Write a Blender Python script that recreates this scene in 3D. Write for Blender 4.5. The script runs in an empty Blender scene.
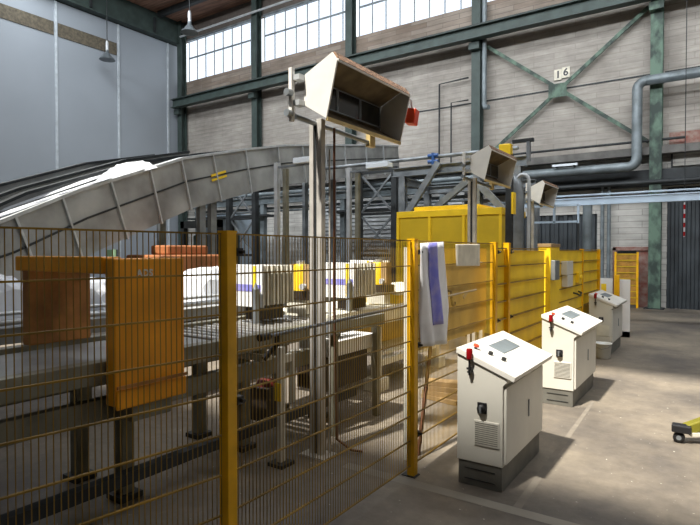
import bpy, math, random
from mathutils import Vector, Matrix
random.seed(7)
scn = bpy.context.scene
COL = scn.collection
PI = math.pi

# ------------------------------------------------------------------ materials
def nd(t, ty, **kw):
    n = t.nodes.new(ty)
    for k, v in kw.items(): setattr(n, k, v)
    return n
def mat(name, col, rough=.5, metal=0, var=.12, scale=4, col2=None, bump=0, stretch=(1,1,1), spec=.5, detail=6, lo=.35, hi=.7):
    m = bpy.data.materials.new(name); m.use_nodes = True
    t = m.node_tree; b = t.nodes['Principled BSDF']
    b.inputs['Roughness'].default_value = rough; b.inputs['Metallic'].default_value = metal
    b.inputs['Specular IOR Level'].default_value = spec
    tc = nd(t, 'ShaderNodeTexCoord'); mp = nd(t, 'ShaderNodeMapping'); mp.inputs['Scale'].default_value = stretch
    t.links.new(tc.outputs['Object'], mp.inputs['Vector'])
    nz = nd(t, 'ShaderNodeTexNoise'); nz.inputs['Scale'].default_value = scale; nz.inputs['Detail'].default_value = detail
    t.links.new(mp.outputs[0], nz.inputs['Vector'])
    r = nd(t, 'ShaderNodeValToRGB'); r.color_ramp.elements[0].position = lo; r.color_ramp.elements[1].position = hi
    c2 = col2 if col2 else tuple(c*(1-var*1.6) for c in col)
    c1 = tuple(min(1, c*(1+var*.4)) for c in col)
    r.color_ramp.elements[0].color = (*c2, 1); r.color_ramp.elements[1].color = (*c1, 1)
    t.links.new(nz.outputs['Fac'], r.inputs[0]); t.links.new(r.outputs[0], b.inputs['Base Color'])
    if bump:
        bp = nd(t, 'ShaderNodeBump'); bp.inputs['Strength'].default_value = bump; bp.inputs['Distance'].default_value = .02
        t.links.new(nz.outputs['Fac'], bp.inputs['Height']); t.links.new(bp.outputs[0], b.inputs['Normal'])
    return m
def S(*c):   # srgb 0-255 to linear
    return tuple(((v/255+.055)/1.055)**2.4 if v > 10 else v/255/12.92 for v in c)

M = {}
M['yellow'] = mat('yellow_paint', S(255,212,40), .45, var=.1, scale=3)
M['post_yellow'] = mat('post_yellow_paint', S(246,184,12), .4, var=.18, scale=5, bump=.05)
M['wire'] = mat('wire_yellow', S(164,130,50), .5, .2, var=.3, scale=3)
M['orange'] = mat('orange_paint', S(240,160,14), .4, var=.15, scale=3)
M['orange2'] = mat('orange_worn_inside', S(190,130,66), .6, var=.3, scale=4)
M['cab'] = mat('cabinet_white', S(214,211,200), .4, var=.05, scale=3)
M['cabtop'] = mat('cabinet_top_white', S(222,219,210), .35, var=.05, scale=4)
M['plinth'] = mat('plinth_grey', S(112,110,102), .6, var=.15, scale=6)
M['black'] = mat('black_plastic', S(30,30,32), .4)
M['red'] = mat('red_lens', S(140,12,20), .25)
M['orangered'] = mat('orange_red_plastic', S(220,70,30), .4)
M['galv'] = mat('galvanised_steel', S(150,156,160), .45, .55, var=.25, scale=3)
M['galvd'] = mat('galvanised_sheet', S(166,168,166), .5, .15, var=.3, scale=1.2, bump=.03)
M['galvl'] = mat('light_steel', S(198,202,204), .4, .3, var=.15, scale=4)
M['alu'] = mat('aluminium_profile', S(214,210,202), .35, .3, var=.15, scale=6)
M['green'] = mat('green_steel_paint', S(62,76,72), .6, var=.2, scale=2.5)
M['greenl'] = mat('peeling_green_paint', S(92,116,100), .65, col2=S(46,60,54), scale=3.5, detail=8, lo=.42, hi=.6, stretch=(1,1,.6))
M['dark'] = mat('dark_steel', S(52,56,58), .6, .2, var=.3, scale=3)
M['rail'] = mat('grey_green_rail', S(132,130,114), .5, .2, var=.25, scale=4)
M['frame'] = mat('machine_beige_paint', S(224,220,204), .5, var=.12, scale=4)
M['brownpanel'] = mat('brown_tinted_panel', S(226,198,124), .6, var=.1, scale=2)
M['plastic'] = mat('white_plastic_film', S(214,218,224), .35, var=.04, scale=6, bump=.3)
M['bagwhite'] = mat('bag_white_plastic', S(238,238,240), .4, var=.05, scale=6)
M['paper'] = mat('grubby_white_sheet', S(222,216,198), .7, var=.12, scale=8)
M['bluestripe'] = mat('violet_blue_print', S(112,114,206), .5, col2=S(150,146,208), scale=9, lo=.4, hi=.6)
M['hood'] = mat('hood_cream_paint', S(228,226,220), .45, var=.08, scale=4)
M['hoodtop'] = mat('hood_speckled_brown', S(150,118,92), .8, col2=S(70,50,38), scale=45, lo=.4, hi=.6)
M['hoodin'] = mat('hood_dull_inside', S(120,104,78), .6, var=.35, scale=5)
M['lens'] = mat('dark_glass_pane', S(38,40,40), .15, var=.1)
M['lip'] = mat('hood_lip_yellowish', S(205,180,120), .5, var=.15, scale=8)
M['brown'] = mat('red_brown_cable', S(122,80,56), .6, var=.2, scale=8)
M['meshyellow'] = mat('yellow_perforated_guard', S(214,180,30), .55, var=.1, scale=2)
M['belt'] = mat('grey_belt', S(150,152,150), .5, var=.15, scale=3)
M['beltdark'] = mat('dark_rubber_belt', S(60,62,66), .6, var=.2, scale=3)
M['roller'] = mat('roller_steel', S(170,168,162), .3, .6, var=.15, scale=5)
M['darkbox'] = mat('dark_brown_housing', S(48,40,34), .5, var=.3, scale=4)
M['bluegrey'] = mat('light_blue_beam_paint', S(186,204,220), .45, var=.1, scale=2)
M['bluepaint'] = mat('blue_valve_paint', S(50,90,150), .4)
M['bucket'] = mat('bucket_plastic', S(220,220,214), .4, var=.05)
M['olive'] = mat('olive_yellow_paint', S(128,122,34), .45, var=.2, scale=6)
M['pipe'] = mat('grey_pipe_paint', S(128,138,142), .45, .2, var=.25, scale=3)
M['concrete_beam'] = mat('sooty_ledge', S(112,110,106), .8, var=.3, scale=2)
M['wood'] = mat('worn_wood', S(170,140,96), .7, var=.25, scale=4, stretch=(1,1,.2))
M['lampglass'] = mat('lamp_shade_glass', S(110,118,122), .3, .3)
M['whitebox'] = mat('white_machine_cover', S(232,232,230), .4, var=.05, scale=4)
M['rib'] = mat('ribbed_grey_white', S(200,194,184), .5, var=.1, scale=4)
M['brass'] = mat('rusty_orange_housing', S(170,108,66), .6, var=.3, scale=2)
M['brickred'] = mat('bare_red_brick', S(128,74,64), .9, col2=S(150,130,120), scale=6, bump=.2)

def floor_mat():
    m = bpy.data.materials.new('worn_concrete_floor'); m.use_nodes = True
    t = m.node_tree; b = t.nodes['Principled BSDF']; L = t.links.new
    tc = nd(t, 'ShaderNodeTexCoord')
    n1 = nd(t, 'ShaderNodeTexNoise'); n1.inputs['Scale'].default_value = .55; n1.inputs['Detail'].default_value = 9; n1.inputs['Roughness'].default_value = .62
    n2 = nd(t, 'ShaderNodeTexNoise'); n2.inputs['Scale'].default_value = 7; n2.inputs['Detail'].default_value = 8; n2.inputs['Roughness'].default_value = .7
    for n in (n1, n2): L(tc.outputs['Object'], n.inputs['Vector'])
    r = nd(t, 'ShaderNodeValToRGB'); r.color_ramp.elements[0].position = .36; r.color_ramp.elements[1].position = .66
    r.color_ramp.elements[0].color = (*S(98,92,86), 1); r.color_ramp.elements[1].color = (*S(150,139,122), 1)
    r2 = nd(t, 'ShaderNodeValToRGB'); r2.color_ramp.elements[0].position = .3; r2.color_ramp.elements[1].position = .75
    r2.color_ramp.elements[0].color = (.62,.62,.62,1); r2.color_ramp.elements[1].color = (1.05,1.05,1.05,1)
    mx = nd(t, 'ShaderNodeMix', data_type='RGBA', blend_type='MULTIPLY'); mx.inputs[0].default_value = .8
    L(n1.outputs['Fac'], r.inputs[0]); L(n2.outputs['Fac'], r2.inputs[0]); L(r.outputs[0], mx.inputs[6]); L(r2.outputs[0], mx.inputs[7])
    # pale specks of grit and chips
    n3 = nd(t, 'ShaderNodeTexNoise'); n3.inputs['Scale'].default_value = 26; n3.inputs['Detail'].default_value = 3
    L(tc.outputs['Object'], n3.inputs['Vector'])
    r3 = nd(t, 'ShaderNodeValToRGB'); r3.color_ramp.elements[0].position = .70; r3.color_ramp.elements[1].position = .76
    L(n3.outputs['Fac'], r3.inputs[0])
    mx2 = nd(t, 'ShaderNodeMix', data_type='RGBA'); L(r3.outputs[0], mx2.inputs[0]); L(mx.outputs[2], mx2.inputs[6]); mx2.inputs[7].default_value = (*S(205,200,188), 1)
    L(mx2.outputs[2], b.inputs['Base Color'])
    b.inputs['Roughness'].default_value = .55; b.inputs['Specular IOR Level'].default_value = .35
    bp = nd(t, 'ShaderNodeBump'); bp.inputs['Strength'].default_value = .25; bp.inputs['Distance'].default_value = .01
    L(n2.outputs['Fac'], bp.inputs['Height']); L(bp.outputs[0], b.inputs['Normal'])
    return m
def wall_mat(name, ca, cb, mortar, redz=None):
    m = bpy.data.materials.new(name); m.use_nodes = True
    t = m.node_tree; b = t.nodes['Principled BSDF']; L = t.links.new
    tc = nd(t, 'ShaderNodeTexCoord'); mp = nd(t, 'ShaderNodeMapping'); mp.inputs['Rotation'].default_value = (PI/2, 0, 0)
    L(tc.outputs['Object'], mp.inputs['Vector'])
    br = nd(t, 'ShaderNodeTexBrick'); br.inputs['Scale'].default_value = 1; br.inputs['Brick Width'].default_value = 1.4; br.inputs['Row Height'].default_value = .2
    br.inputs['Mortar Size'].default_value = .012; br.inputs['Mortar Smooth'].default_value = .6
    br.inputs['Color1'].default_value = (*ca, 1); br.inputs['Color2'].default_value = (*cb, 1); br.inputs['Mortar'].default_value = (*mortar, 1)
    L(mp.outputs[0], br.inputs['Vector'])
    nz = nd(t, 'ShaderNodeTexNoise'); nz.inputs['Scale'].default_value = .5; nz.inputs['Detail'].default_value = 9; nz.inputs['Roughness'].default_value = .65
    L(tc.outputs['Object'], nz.inputs['Vector'])
    r = nd(t, 'ShaderNodeValToRGB'); r.color_ramp.elements[0].position = .3; r.color_ramp.elements[1].position = .65
    r.color_ramp.elements[0].color = (.62,.6,.58,1); r.color_ramp.elements[1].color = (1.05,1.04,1.02,1)
    L(nz.outputs['Fac'], r.inputs[0])
    mx = nd(t, 'ShaderNodeMix', data_type='RGBA', blend_type='MULTIPLY'); mx.inputs[0].default_value = 1
    L(br.outputs['Color'], mx.inputs[6]); L(r.outputs[0], mx.inputs[7])
    n4 = nd(t, 'ShaderNodeTexNoise'); n4.inputs['Scale'].default_value = 3; n4.inputs['Detail'].default_value = 7
    mp4 = nd(t, 'ShaderNodeMapping'); mp4.inputs['Scale'].default_value = (.4,1,3); L(tc.outputs['Object'], mp4.inputs['Vector']); L(mp4.outputs[0], n4.inputs['Vector'])
    r4 = nd(t, 'ShaderNodeValToRGB'); r4.color_ramp.elements[0].position = .35; r4.color_ramp.elements[1].position = .7
    r4.color_ramp.elements[0].color = (.75,.75,.75,1); r4.color_ramp.elements[1].color = (1.05,1.05,1.05,1); L(n4.outputs['Fac'], r4.inputs[0])
    mx4 = nd(t, 'ShaderNodeMix', data_type='RGBA', blend_type='MULTIPLY'); mx4.inputs[0].default_value = .8
    L(mx.outputs[2], mx4.inputs[6]); L(r4.outputs[0], mx4.inputs[7])
    L(mx4.outputs[2], b.inputs['Base Color']); b.inputs['Roughness'].default_value = .9
    bp = nd(t, 'ShaderNodeBump'); bp.inputs['Strength'].default_value = .4; bp.inputs['Distance'].default_value = .03
    L(br.outputs['Fac'], bp.inputs['Height']); bp.invert = True; L(bp.outputs[0], b.inputs['Normal'])
    return m
def plank_mat():
    m = mat('brown_roof_boards', S(150,112,92), .8, var=.35, scale=2, stretch=(.4,4,1))
    return m
def glass_mat():
    m = bpy.data.materials.new('window_glass'); m.use_nodes = True
    t = m.node_tree; t.nodes.remove(t.nodes['Principled BSDF']); o = t.nodes['Material Output']
    tr = nd(t, 'ShaderNodeBsdfTransparent'); tr.inputs[0].default_value = (.95,.97,1,1)
    gl = nd(t, 'ShaderNodeBsdfGlossy'); gl.inputs['Roughness'].default_value = .1
    mx = nd(t, 'ShaderNodeMixShader'); mx.inputs[0].default_value = .06
    t.links.new(tr.outputs[0], mx.inputs[1]); t.links.new(gl.outputs[0], mx.inputs[2]); t.links.new(mx.outputs[0], o.inputs[0])
    return m
M['floor'] = floor_mat()
M['wallup'] = wall_mat('whitewashed_block_wall', S(180,175,168), S(172,167,160), S(158,152,146))
M['walllow'] = wall_mat('pale_lower_brick_wall', S(206,205,200), S(196,195,190), S(160,158,154))
M['sill'] = wall_mat('weathered_sill_brick', S(158,148,138), S(138,124,112), S(118,110,102))
M['planks'] = plank_mat()
M['glass'] = glass_mat()
M['leftwall'] = mat('blue_white_wall_panel', S(160,168,176), .35, var=.04, scale=.4)
M['seam'] = mat('pale_panel_seam', S(205,214,220), .4)
M['strip'] = mat('brown_grey_panel_strip', S(112,104,88), .8, col2=S(84,78,66), scale=9)
M['corr'] = mat('dark_corrugated_sheet', S(62,68,72), .55, .2, var=.3, scale=1.5)
M['roof'] = mat('roof_underside', S(96,88,82), .9)
M['tube'] = mat('fluorescent_fitting', S(225,232,238), .3, var=.02)
M['lit_green'] = mat('pale_green_sign', S(190,235,190), .4, var=.02)

# ------------------------------------------------------------------ mesh builder
class MB:
    def __init__(s): s.v = []; s.f = []; s.sm = []
    def poly(s, vs, fs, smooth=False):
        n = len(s.v); s.v += [tuple(v) for v in vs]; s.f += [tuple(n+i for i in f) for f in fs]; s.sm += [smooth]*len(fs); return s
    def box(s, x0, x1, y0, y1, z0, z1):
        vs = [(x,y,z) for x in (x0,x1) for y in (y0,y1) for z in (z0,z1)]
        return s.poly(vs, [(0,1,3,2),(4,6,7,5),(0,4,5,1),(2,3,7,6),(0,2,6,4),(1,5,7,3)])
    def cbox(s, c, d, rz=0, ry=0, rx=0):
        m = Matrix.Rotation(rz,3,'Z') @ Matrix.Rotation(ry,3,'Y') @ Matrix.Rotation(rx,3,'X')
        vs = [Vector(c)+m@Vector((x*d[0]/2,y*d[1]/2,z*d[2]/2)) for x in (-1,1) for y in (-1,1) for z in (-1,1)]
        return s.poly(vs, [(0,1,3,2),(4,6,7,5),(0,4,5,1),(2,3,7,6),(0,2,6,4),(1,5,7,3)])
    def _frame(s, a, b, up=(0,0,1)):
        d = (Vector(b)-Vector(a)).normalized(); u = Vector(up)
        if abs(d.dot(u)) > .98: u = Vector((0,1,0))
        r = d.cross(u).normalized(); return d, r, r.cross(d).normalized()
    def bar(s, a, b, w, h=None, up=(0,0,1)):
        h = h or w; d, r, u = s._frame(a, b, up); a = Vector(a); b = Vector(b)
        vs = [p + r*x*w/2 + u*y*h/2 for p in (a,b) for (x,y) in ((-1,-1),(1,-1),(1,1),(-1,1))]
        return s.poly(vs, [(3,2,1,0),(4,5,6,7),(0,1,5,4),(1,2,6,5),(2,3,7,6),(3,0,4,7)])
    def ibeam(s, a, b, w, h, t=.015, up=(0,0,1)):
        d, r, u = s._frame(a, b, up); a = Vector(a); b = Vector(b)
        for off, ww, hh in ((h/2-t/2, w, t), (-h/2+t/2, w, t), (0, t, h-2*t)):
            s.bar(a+u*off, b+u*off, ww, hh, up)
        return s
    def tube(s, pts, r, n=10, r2=None, cap=True):
        pts = [Vector(p) for p in pts]; rings = []
        pu = None
        for i, p in enumerate(pts):
            d = (pts[min(i+1,len(pts)-1)]-pts[max(i-1,0)]).normalized()
            u = pu if pu and abs(pu.dot(d)) < .95 else (Vector((0,0,1)) if abs(d.z) < .9 else Vector((0,1,0)))
            rr = d.cross(u).normalized(); uu = rr.cross(d).normalized(); pu = uu
            R = r if r2 is None else r+(r2-r)*i/(len(pts)-1)
            rings.append([p+rr*R*math.cos(2*PI*k/n)+uu*R*math.sin(2*PI*k/n) for k in range(n)])
        vs = [v for g in rings for v in g]; fs = []
        for i in range(len(pts)-1):
            for k in range(n): fs.append((i*n+k, (i+1)*n+k, (i+1)*n+(k+1)%n, i*n+(k+1)%n))
        s.poly(vs, fs, True)
        if cap:
            s.poly(rings[0], [tuple(range(n))]); s.poly(rings[-1], [tuple(reversed(range(n)))])
        return s
    def lathe(s, c, prof, n=16, axis='Z'):
        vs = []
        for (r, z) in prof:
            for k in range(n):
                x, y = r*math.cos(2*PI*k/n), r*math.sin(2*PI*k/n)
                v = {'Z':(x,y,z),'Y':(x,z,y),'X':(z,x,y)}[axis]
                vs.append(Vector(c)+Vector(v))
        fs = [(i*n+k, i*n+(k+1)%n, (i+1)*n+(k+1)%n, (i+1)*n+k) for i in range(len(prof)-1) for k in range(n)]
        s.poly(vs, fs, True); m = (len(prof)-1)*n
        s.poly(vs[:n], [tuple(reversed(range(n)))]); s.poly(vs[m:], [tuple(range(n))])
        return s
    def prism(s, pts, a, b, axis='Y'):   # polygon pts in the other two axes extruded a..b
        n = len(pts)
        mk = {'Y': lambda p,q: (p[0],q,p[1]), 'X': lambda p,q: (q,p[0],p[1]), 'Z': lambda p,q: (p[0],p[1],q)}[axis]
        vs = [mk(p,a) for p in pts]+[mk(p,b) for p in pts]
        fs = [tuple(range(n)), tuple(reversed(range(n,2*n)))]+[(i,(i+1)%n,n+(i+1)%n,n+i) for i in range(n)]
        return s.poly(vs, fs)
    def build(s, name, m, parent=None, bevel=0, loc=None, label=None):
        me = bpy.data.meshes.new(name); 
        off = Vector(loc) if loc else Vector((0,0,0))
        me.from_pydata([tuple(Vector(v)-off) for v in s.v], [], s.f); me.validate(); me.update()
        if len(me.polygons) == len(s.sm):
            me.polygons.foreach_set('use_smooth', s.sm)
        import bmesh
        bm = bmesh.new(); bm.from_mesh(me); bmesh.ops.recalc_face_normals(bm, faces=bm.faces); bm.to_mesh(me); bm.free()
        me.materials.append(m)
        o = bpy.data.objects.new(name, me); COL.objects.link(o)
        if parent is not None:
            o.parent = parent; o.location = off
        else: o.location = off
        if bevel:
            bv = o.modifiers.new('bevel','BEVEL'); bv.width = bevel; bv.segments = 2; bv.limit_method = 'ANGLE'; bv.angle_limit = .7
        if label: o['label'] = label
        return o
def tag(o, label=None, cat=None, group=None, kind=None):
    if label: o['label'] = label
    if cat: o['category'] = cat
    if group: o['group'] = group
    if kind: o['kind'] = kind
    return o
def thing(name, loc, label, cat, group=None, rz=0):
    o = bpy.data.objects.new(name, None); COL.objects.link(o); o.location = loc; o.rotation_euler.z = rz
    o.empty_display_size = .1
    return tag(o, label, cat, group)
def struct(o): o['kind'] = 'structure'; return o
def copy_tree(o, parent=None):
    c = o.copy(); COL.objects.link(c)
    if parent is not None: c.parent = parent
    for ch in [x for x in bpy.data.objects if x.parent == o]: copy_tree(ch, c)
    return c
def text_mesh(body, size, m, name, parent, loc, rot, ext=.002, label=None):
    cu = bpy.data.curves.new('t','FONT'); cu.body = body; cu.size = size; cu.extrude = ext; cu.offset = size*.03; cu.align_x = 'CENTER'; cu.align_y = 'CENTER'
    to = bpy.data.objects.new('t', cu); COL.objects.link(to)
    bpy.context.view_layer.update()
    me = bpy.data.meshes.new_from_object(to.evaluated_get(bpy.context.evaluated_depsgraph_get()))
    bpy.data.objects.remove(to); me.materials.clear(); me.materials.append(m)
    o = bpy.data.objects.new(name, me); COL.objects.link(o); o.parent = parent; o.location = loc; o.rotation_euler = rot
    if label: o['label'] = label
    return o

# ------------------------------------------------------------------ the hall
WX0, WX1, WY, CZ = -25.0, 9.0, 20.0, 14.4
struct(MB().box(-27,14,-16,21,-.3,0).build('floor', M['floor']))
# back wall in bands; openings for the roller door, curtain doorway and gate doorway
w = MB()
w.box(WX0-.3,14,WY,WY+.3,4.95,10.2)
struct(w.build('wall_back', M['wallup']))
w = MB()
w.box(WX0-.3,-7.4,WY,WY+.3,0,4.95); w.box(-7.4,-3.45,WY,WY+.3,3.1,4.95); w.box(-3.45,-2.95,WY,WY+.3,0,4.95)
w.box(-2.95,-1.85,WY,WY+.3,1.9,4.95); w.box(-1.85,-1.4,WY,WY+.3,0,4.95); w.box(-1.4,7,WY,WY+.3,3.85,4.95); w.box(7,14,WY,WY+.3,0,4.95)
struct(w.build('wall_back_lower', M['walllow']))
struct(MB().box(WX0-.3,14,WY-.12,WY+.3,10.2,11.15).build('wall_back_sill', M['sill']))
struct(MB().box(WX0-.3,14,WY,WY+.3,13.5,CZ).build('wall_back_head', M['roof']))
w = struct(MB().box(WX0-.3,WX0,-16,20,0,13.16).build('wall_left', M['leftwall']))
struct(MB().box(WX0-.3,WX0-.02,-16,20,13.16,CZ).build('wall_left_head', M['dark']))
for y in (.8, 3.9, 6.95, 10.0, 13.05, 16.15, 19.1):
    MB().box(WX0, WX0+.05, y-.05, y+.05, 0, 13.16).build('panel_seam', M['seam'], w)
MB().box(WX0, WX0+.04, -16, 12.95, 11.6, 12.2).build('grey_brown_strip', M['strip'], w)
MB().box(WX0, WX0+.04, 13.15, 16.05, 11.6, 12.2).build('grey_brown_strip', M['strip'], w)
# faint long joints in the wall
struct(MB().box(-13.1,-7.8,WY-.02,WY,7.48,7.53).box(-7.4,-1.9,WY-.02,WY,7.48,7.53).box(-1.5,9,WY-.02,WY,7.48,7.53).build('trim_1', M['dark']))
# ceiling with a skylight opening over the working aisle
c = MB()
SK = (-3.8, 1.1, -21, 7.0)
c.box(-27,14,SK[1],20.3,CZ,CZ+.25); c.box(-27,14,-16,SK[0],CZ,CZ+.25)
c.box(-27,SK[2],SK[0],SK[1],CZ,CZ+.25); c.box(SK[3],14,SK[0],SK[1],CZ,CZ+.25)
struct(c.build('ceiling', M['planks']))
struct(MB().box(-27,14,-16.3,-16,0,CZ).build('wall_front', M['wallup']))
struct(MB().box(14,14.3,-16.3,20.3,0,CZ).build('wall_right', M['wallup']))

# windows, four bays, eight panes each
for i, x0 in enumerate((-24.4,-18.75,-13.15,-7.4,-1.5)):
    x1 = x0+5.4
    g = struct(MB().box(x0, x1, WY+.1, WY+.11, 11.15, 13.5).build(f'window_{i+1}', M['glass']))
    f = MB(); 
    for k in range(9):
        x = x0+k*(x1-x0)/8; f.box(x-.018, x+.018, WY+.06, WY+.1, 11.15, 13.5)
    f.box(x0, x1, WY+.05, WY+.1, 12.45, 12.52); f.box(x0, x1, WY+.03, WY+.1, 11.15, 11.2); f.box(x0,x1,WY-.05,WY+.1,13.4,13.5)
    f.build('window_frame', M['pipe'], g)

# steel columns
names = ['at the far left corner of the hall','left of the tall lamp mast between first and second window bay','rising behind the nearest wooden lamp hood','right of the lamp hood beside the downpipe','right of the big cross brace, with peeling light green paint']
for i, x in enumerate((-24.56,-18.95,-13.35,-7.6,-1.7)):
    t = thing('steel_column', (x, 19.7, 0), f'dark green steel column {names[i]}' if i<4 else 'green steel column with peeling paint right of the cross brace', 'column', 'steel columns along the back wall')
    m = M['green'] if i < 4 else M['greenl']
    b = MB(); b.ibeam((0,0,.02),(0,0,CZ),.34,.36,.03,up=(0,1,0)); b.build('column_shaft', m, t)
    MB().box(-.28,.28,-.26,.24,0,.03).build('base_plate', M['dark'], t)
    MB().box(-.2,.2,-.4,-.18,9.3,9.55).build('bracket', m, t)
# crane rail beam
t = thing('crane_runway_beam', (-8,19.2,9.5), 'long dark green steel crane beam running along the back wall under the windows', 'beam')
MB().ibeam((-16.7,0,.33),(17,0,.33),.34,.46,.04).build('girder', M['green'], t)
MB().box(-16.7,17,-.05,.05,.56,.63).build('rail', M['dark'], t)
# cross brace
t = thing('cross_brace', (-4.7,19.72,7.4), 'green steel cross brace filling the wall bay below the number sign', 'brace')
MB().bar((-2.75,0,2.2),(2.8,0,-2.1),.06,.12,up=(0,0,1)).build('diagonal', M['greenl'], t)
MB().bar((2.75,.07,2.2),(-2.75,.07,-2.2),.06,.12).build('diagonal', M['greenl'], t)
MB().box(-.3,.3,-.06,-.03,-.25,.22).build('gusset_plate', M['greenl'], t)
t = thing('number_sign', (-4.63,19.97,8.02), 'small white sign with black number 16 on the wall above the cross brace', 'sign')
MB().box(-.25,-.005,-.02,0,-.2,.17).box(.005,.27,-.02,0,-.16,.21).build('sign_plate', M['paper'], t)
text_mesh('1', .34, M['black'], 'numeral', t, (-.12,-.022,-.02), (PI/2,0,0))
text_mesh('6', .34, M['black'], 'numeral', t, (.135,-.022,.025), (PI/2,0,0))
# left girder below roof
t = thing('roof_edge_girder', (-24.7,8,13.2), 'dark grey steel girder running above the pale left wall', 'girder')
MB().box(.0,.06,-20,11.6,.1,1.18).box(-.3,.12,-20,11.6,0,.08).build('girder_web', M['green'], t)
for y in (-4,-.5,3,6.5,10): MB().box(.06,.16,y-.05,y+.05,.1,.88).build('stiffener', M['dark'], t)
for i, (y, nm) in enumerate(((18.2,'closest to the windows'),(14.6,'second from the windows'),(10.6,'third from the windows'))):
    tag(MB().box(-24.5,8,y-.1,y+.1,CZ-.28,CZ-.0).build('roof_purlin', M['dark']), f'dark roof purlin under the brown boards, {nm}', 'purlin', 'roof purlins')
b = MB().tube([(-24.2,19.3,13.4),(8,19.3,13.35)],.05,8)
tag(b.build('blind_roller', M['galvl']), 'slim grey roller tube running along the window heads', 'tube')

# pendant lamps
for (x,y,z,lab) in ((-24.1,15,10.9,'small bell pendant lamp hanging before the left wall'),(-18.2,15,10.85,'bell pendant lamp hanging near the first window bay')):
    t = thing('pendant_lamp', (x,y,z), lab, 'lamp', 'pendant hall lamps')
    MB().lathe((0,0,0), [(.36,0),(.34,.04),(.22,.16),(.13,.28),(.08,.34),(.07,.45)], 20).build('lamp_shade', M['lampglass'], t)
    MB().lathe((0,0,0), [(.07,.45),(.07,.8),(.04,.9)], 12).build('lamp_holder', M['galvl'], t)
    MB().tube([(0,0,.9),(0,0,CZ-z)], .02, 6).build('hanging_rod', M['dark'], t)

# corrugated roller door and curtain
def corrugated(x0,x1,y,z0,z1,p,d):
    mb = MB(); pts=[]; x=x0; k=0
    while x < x1: pts += [(x,y if k%2==0 else y-d)]; pts += [(min(x+p*.4,x1), y if k%2==0 else y-d)]; x += p*.5; k += 1
    vs = [(a,b,z0) for a,b in pts]+[(a,b,z1) for a,b in pts]; n=len(pts)
    return mb.poly(vs, [(i,i+1,n+i+1,n+i) for i in range(n-1)]).box(x0,x1,y+.01,y+.05,z0,z1)
struct(corrugated(-1.4,7,WY+.1,0,3.85,.22,.05).build('door_1', M['corr']))
struct(corrugated(-7.4,-3.45,WY+.1,0,3.1,.3,.06).build('door_2', M['corr']))
t = struct(MB().box(-2.95,-2.85,WY-.08,WY+.25,0,1.95).box(-2.25,-1.85,WY-.02,WY+.25,0,1.9).box(-2.95,-1.85,WY-.08,WY+.25,1.85,1.97).build('door_3', M['brickred']))
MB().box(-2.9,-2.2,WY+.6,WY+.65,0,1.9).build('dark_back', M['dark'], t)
# yellow gate in the doorway
t = thing('mesh_gate', (-2.5,19.55,0), 'yellow mesh gate standing in the far doorway by the green column', 'gate')
b = MB()
for x in (-.31,.33): b.box(x-.03,x+.03,-.03,.03,0,1.8)
b.build('gate_post', M['post_yellow'], t)
b = MB(); 
for k in range(9): b.box(-.3,.3,-.01,.01,.12+k*.2,.14+k*.2)
for k in range(22): b.box(-.28+k*.027,-.275+k*.027,-.003,.003,.1,1.75)
b.build('gate_mesh', M['meshyellow'], t)
MB().box(-.29,.31,.02,.03,.1,1.75).build('backing_sheet', M['orange2'], t)
# pipes on the back wall
def arc(c, r, a0, a1, n=7, pl='XZ'):
    out=[]
    for i in range(n+1):
        a=a0+(a1-a0)*i/n; out.append((c[0]+r*math.cos(a), c[1], c[2]+r*math.sin(a)))
    return out
b = MB().tube([(9,19.3,7.14)]+[(-1.95,19.3,7.14)]+arc((-1.95,19.3,6.89),.25,PI/2,PI)+[(-2.2,19.3,4.8)]+arc((-2.45,19.3,4.75),.25,0,-PI/2)+[(-12.5,19.3,4.5)], .15, 14)
tag(b.build('ventilation_pipe', M['pipe']), 'thick grey pipe bending down right of the cross brace and along the wall', 'pipe')
b = MB().tube([(-7.28,19.55,11.1),(-7.28,19.55,7.3),(-7.2,19.45,7.12),(-7.05,19.4,7.1)], .09, 10)
tag(b.build('downpipe', M['pipe']), 'thin dark downpipe beside the column left of the cross brace', 'pipe')
def prun(name, pts, r, m, lab, cat='pipe', group=None):
    return tag(MB().tube(pts, r, 8).build(name, m), lab, cat, group)
prun('wall_pipe', [(-24.3,19.75,4.75),(-8.1,19.75,4.75)], .05, M['dark'], 'dark slim pipe on the back wall behind the conveyor', group='slim wall pipes')
prun('wall_pipe', [(-24.3,19.6,4.35),(-8.1,19.6,4.35)], .08, M['pipe'], 'grey pipe low on the back wall under the dark slim pipe', group='slim wall pipes')
prun('wall_pipe', [(-7.3,19.6,5.32),(-.9,19.6,5.32)], .04, M['dark'], 'thin dark pipe just above the ledge under the cross brace', group='slim wall pipes')
prun('wall_pipe', [(-9,19.5,4.0),(4,19.5,4.0)], .07, M['dark'], 'dark pipe running above the corrugated door', group='slim wall pipes')
tag(MB().box(-24.9,14,19.55,20,4.88,5.12).build('wall_ledge', M['concrete_beam']), 'sooty concrete ledge running the length of the back wall', 'ledge')
prun('conduit', [(-9.2,19.8,5.13),(-9.2,19.8,8.4),(-8.0,19.8,8.45)], .035, M['dark'], 'thin conduit climbing the wall left of the downpipe column', 'conduit')
prun('conduit', [(-8.7,19.8,5.13),(-8.7,19.8,7.6),(-8.0,19.8,7.6)], .03, M['dark'], 'shorter conduit beside the tall wall conduit', 'conduit')
for x,l in ((-3.25,'left'),(-3.05,'right')):
    prun('riser_pipe', [(x,19.75,0.02),(x,19.75,4.0)], .06, M['pipe'], f'grey riser pipe left of the far doorway, {l} of the pair', group='riser pipes')
tag(MB().box(-1.35,.9,19.85,19.99,5.15,5.55).build('brick_patch', M['brickred']), 'bare red brick patch in the wall over the corrugated door', 'brick patch')
t = thing('wall_panel_window', (-.9+.4,19.9,4.0), 'pale boarded window panel above the dark corrugated door', 'window panel')
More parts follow.
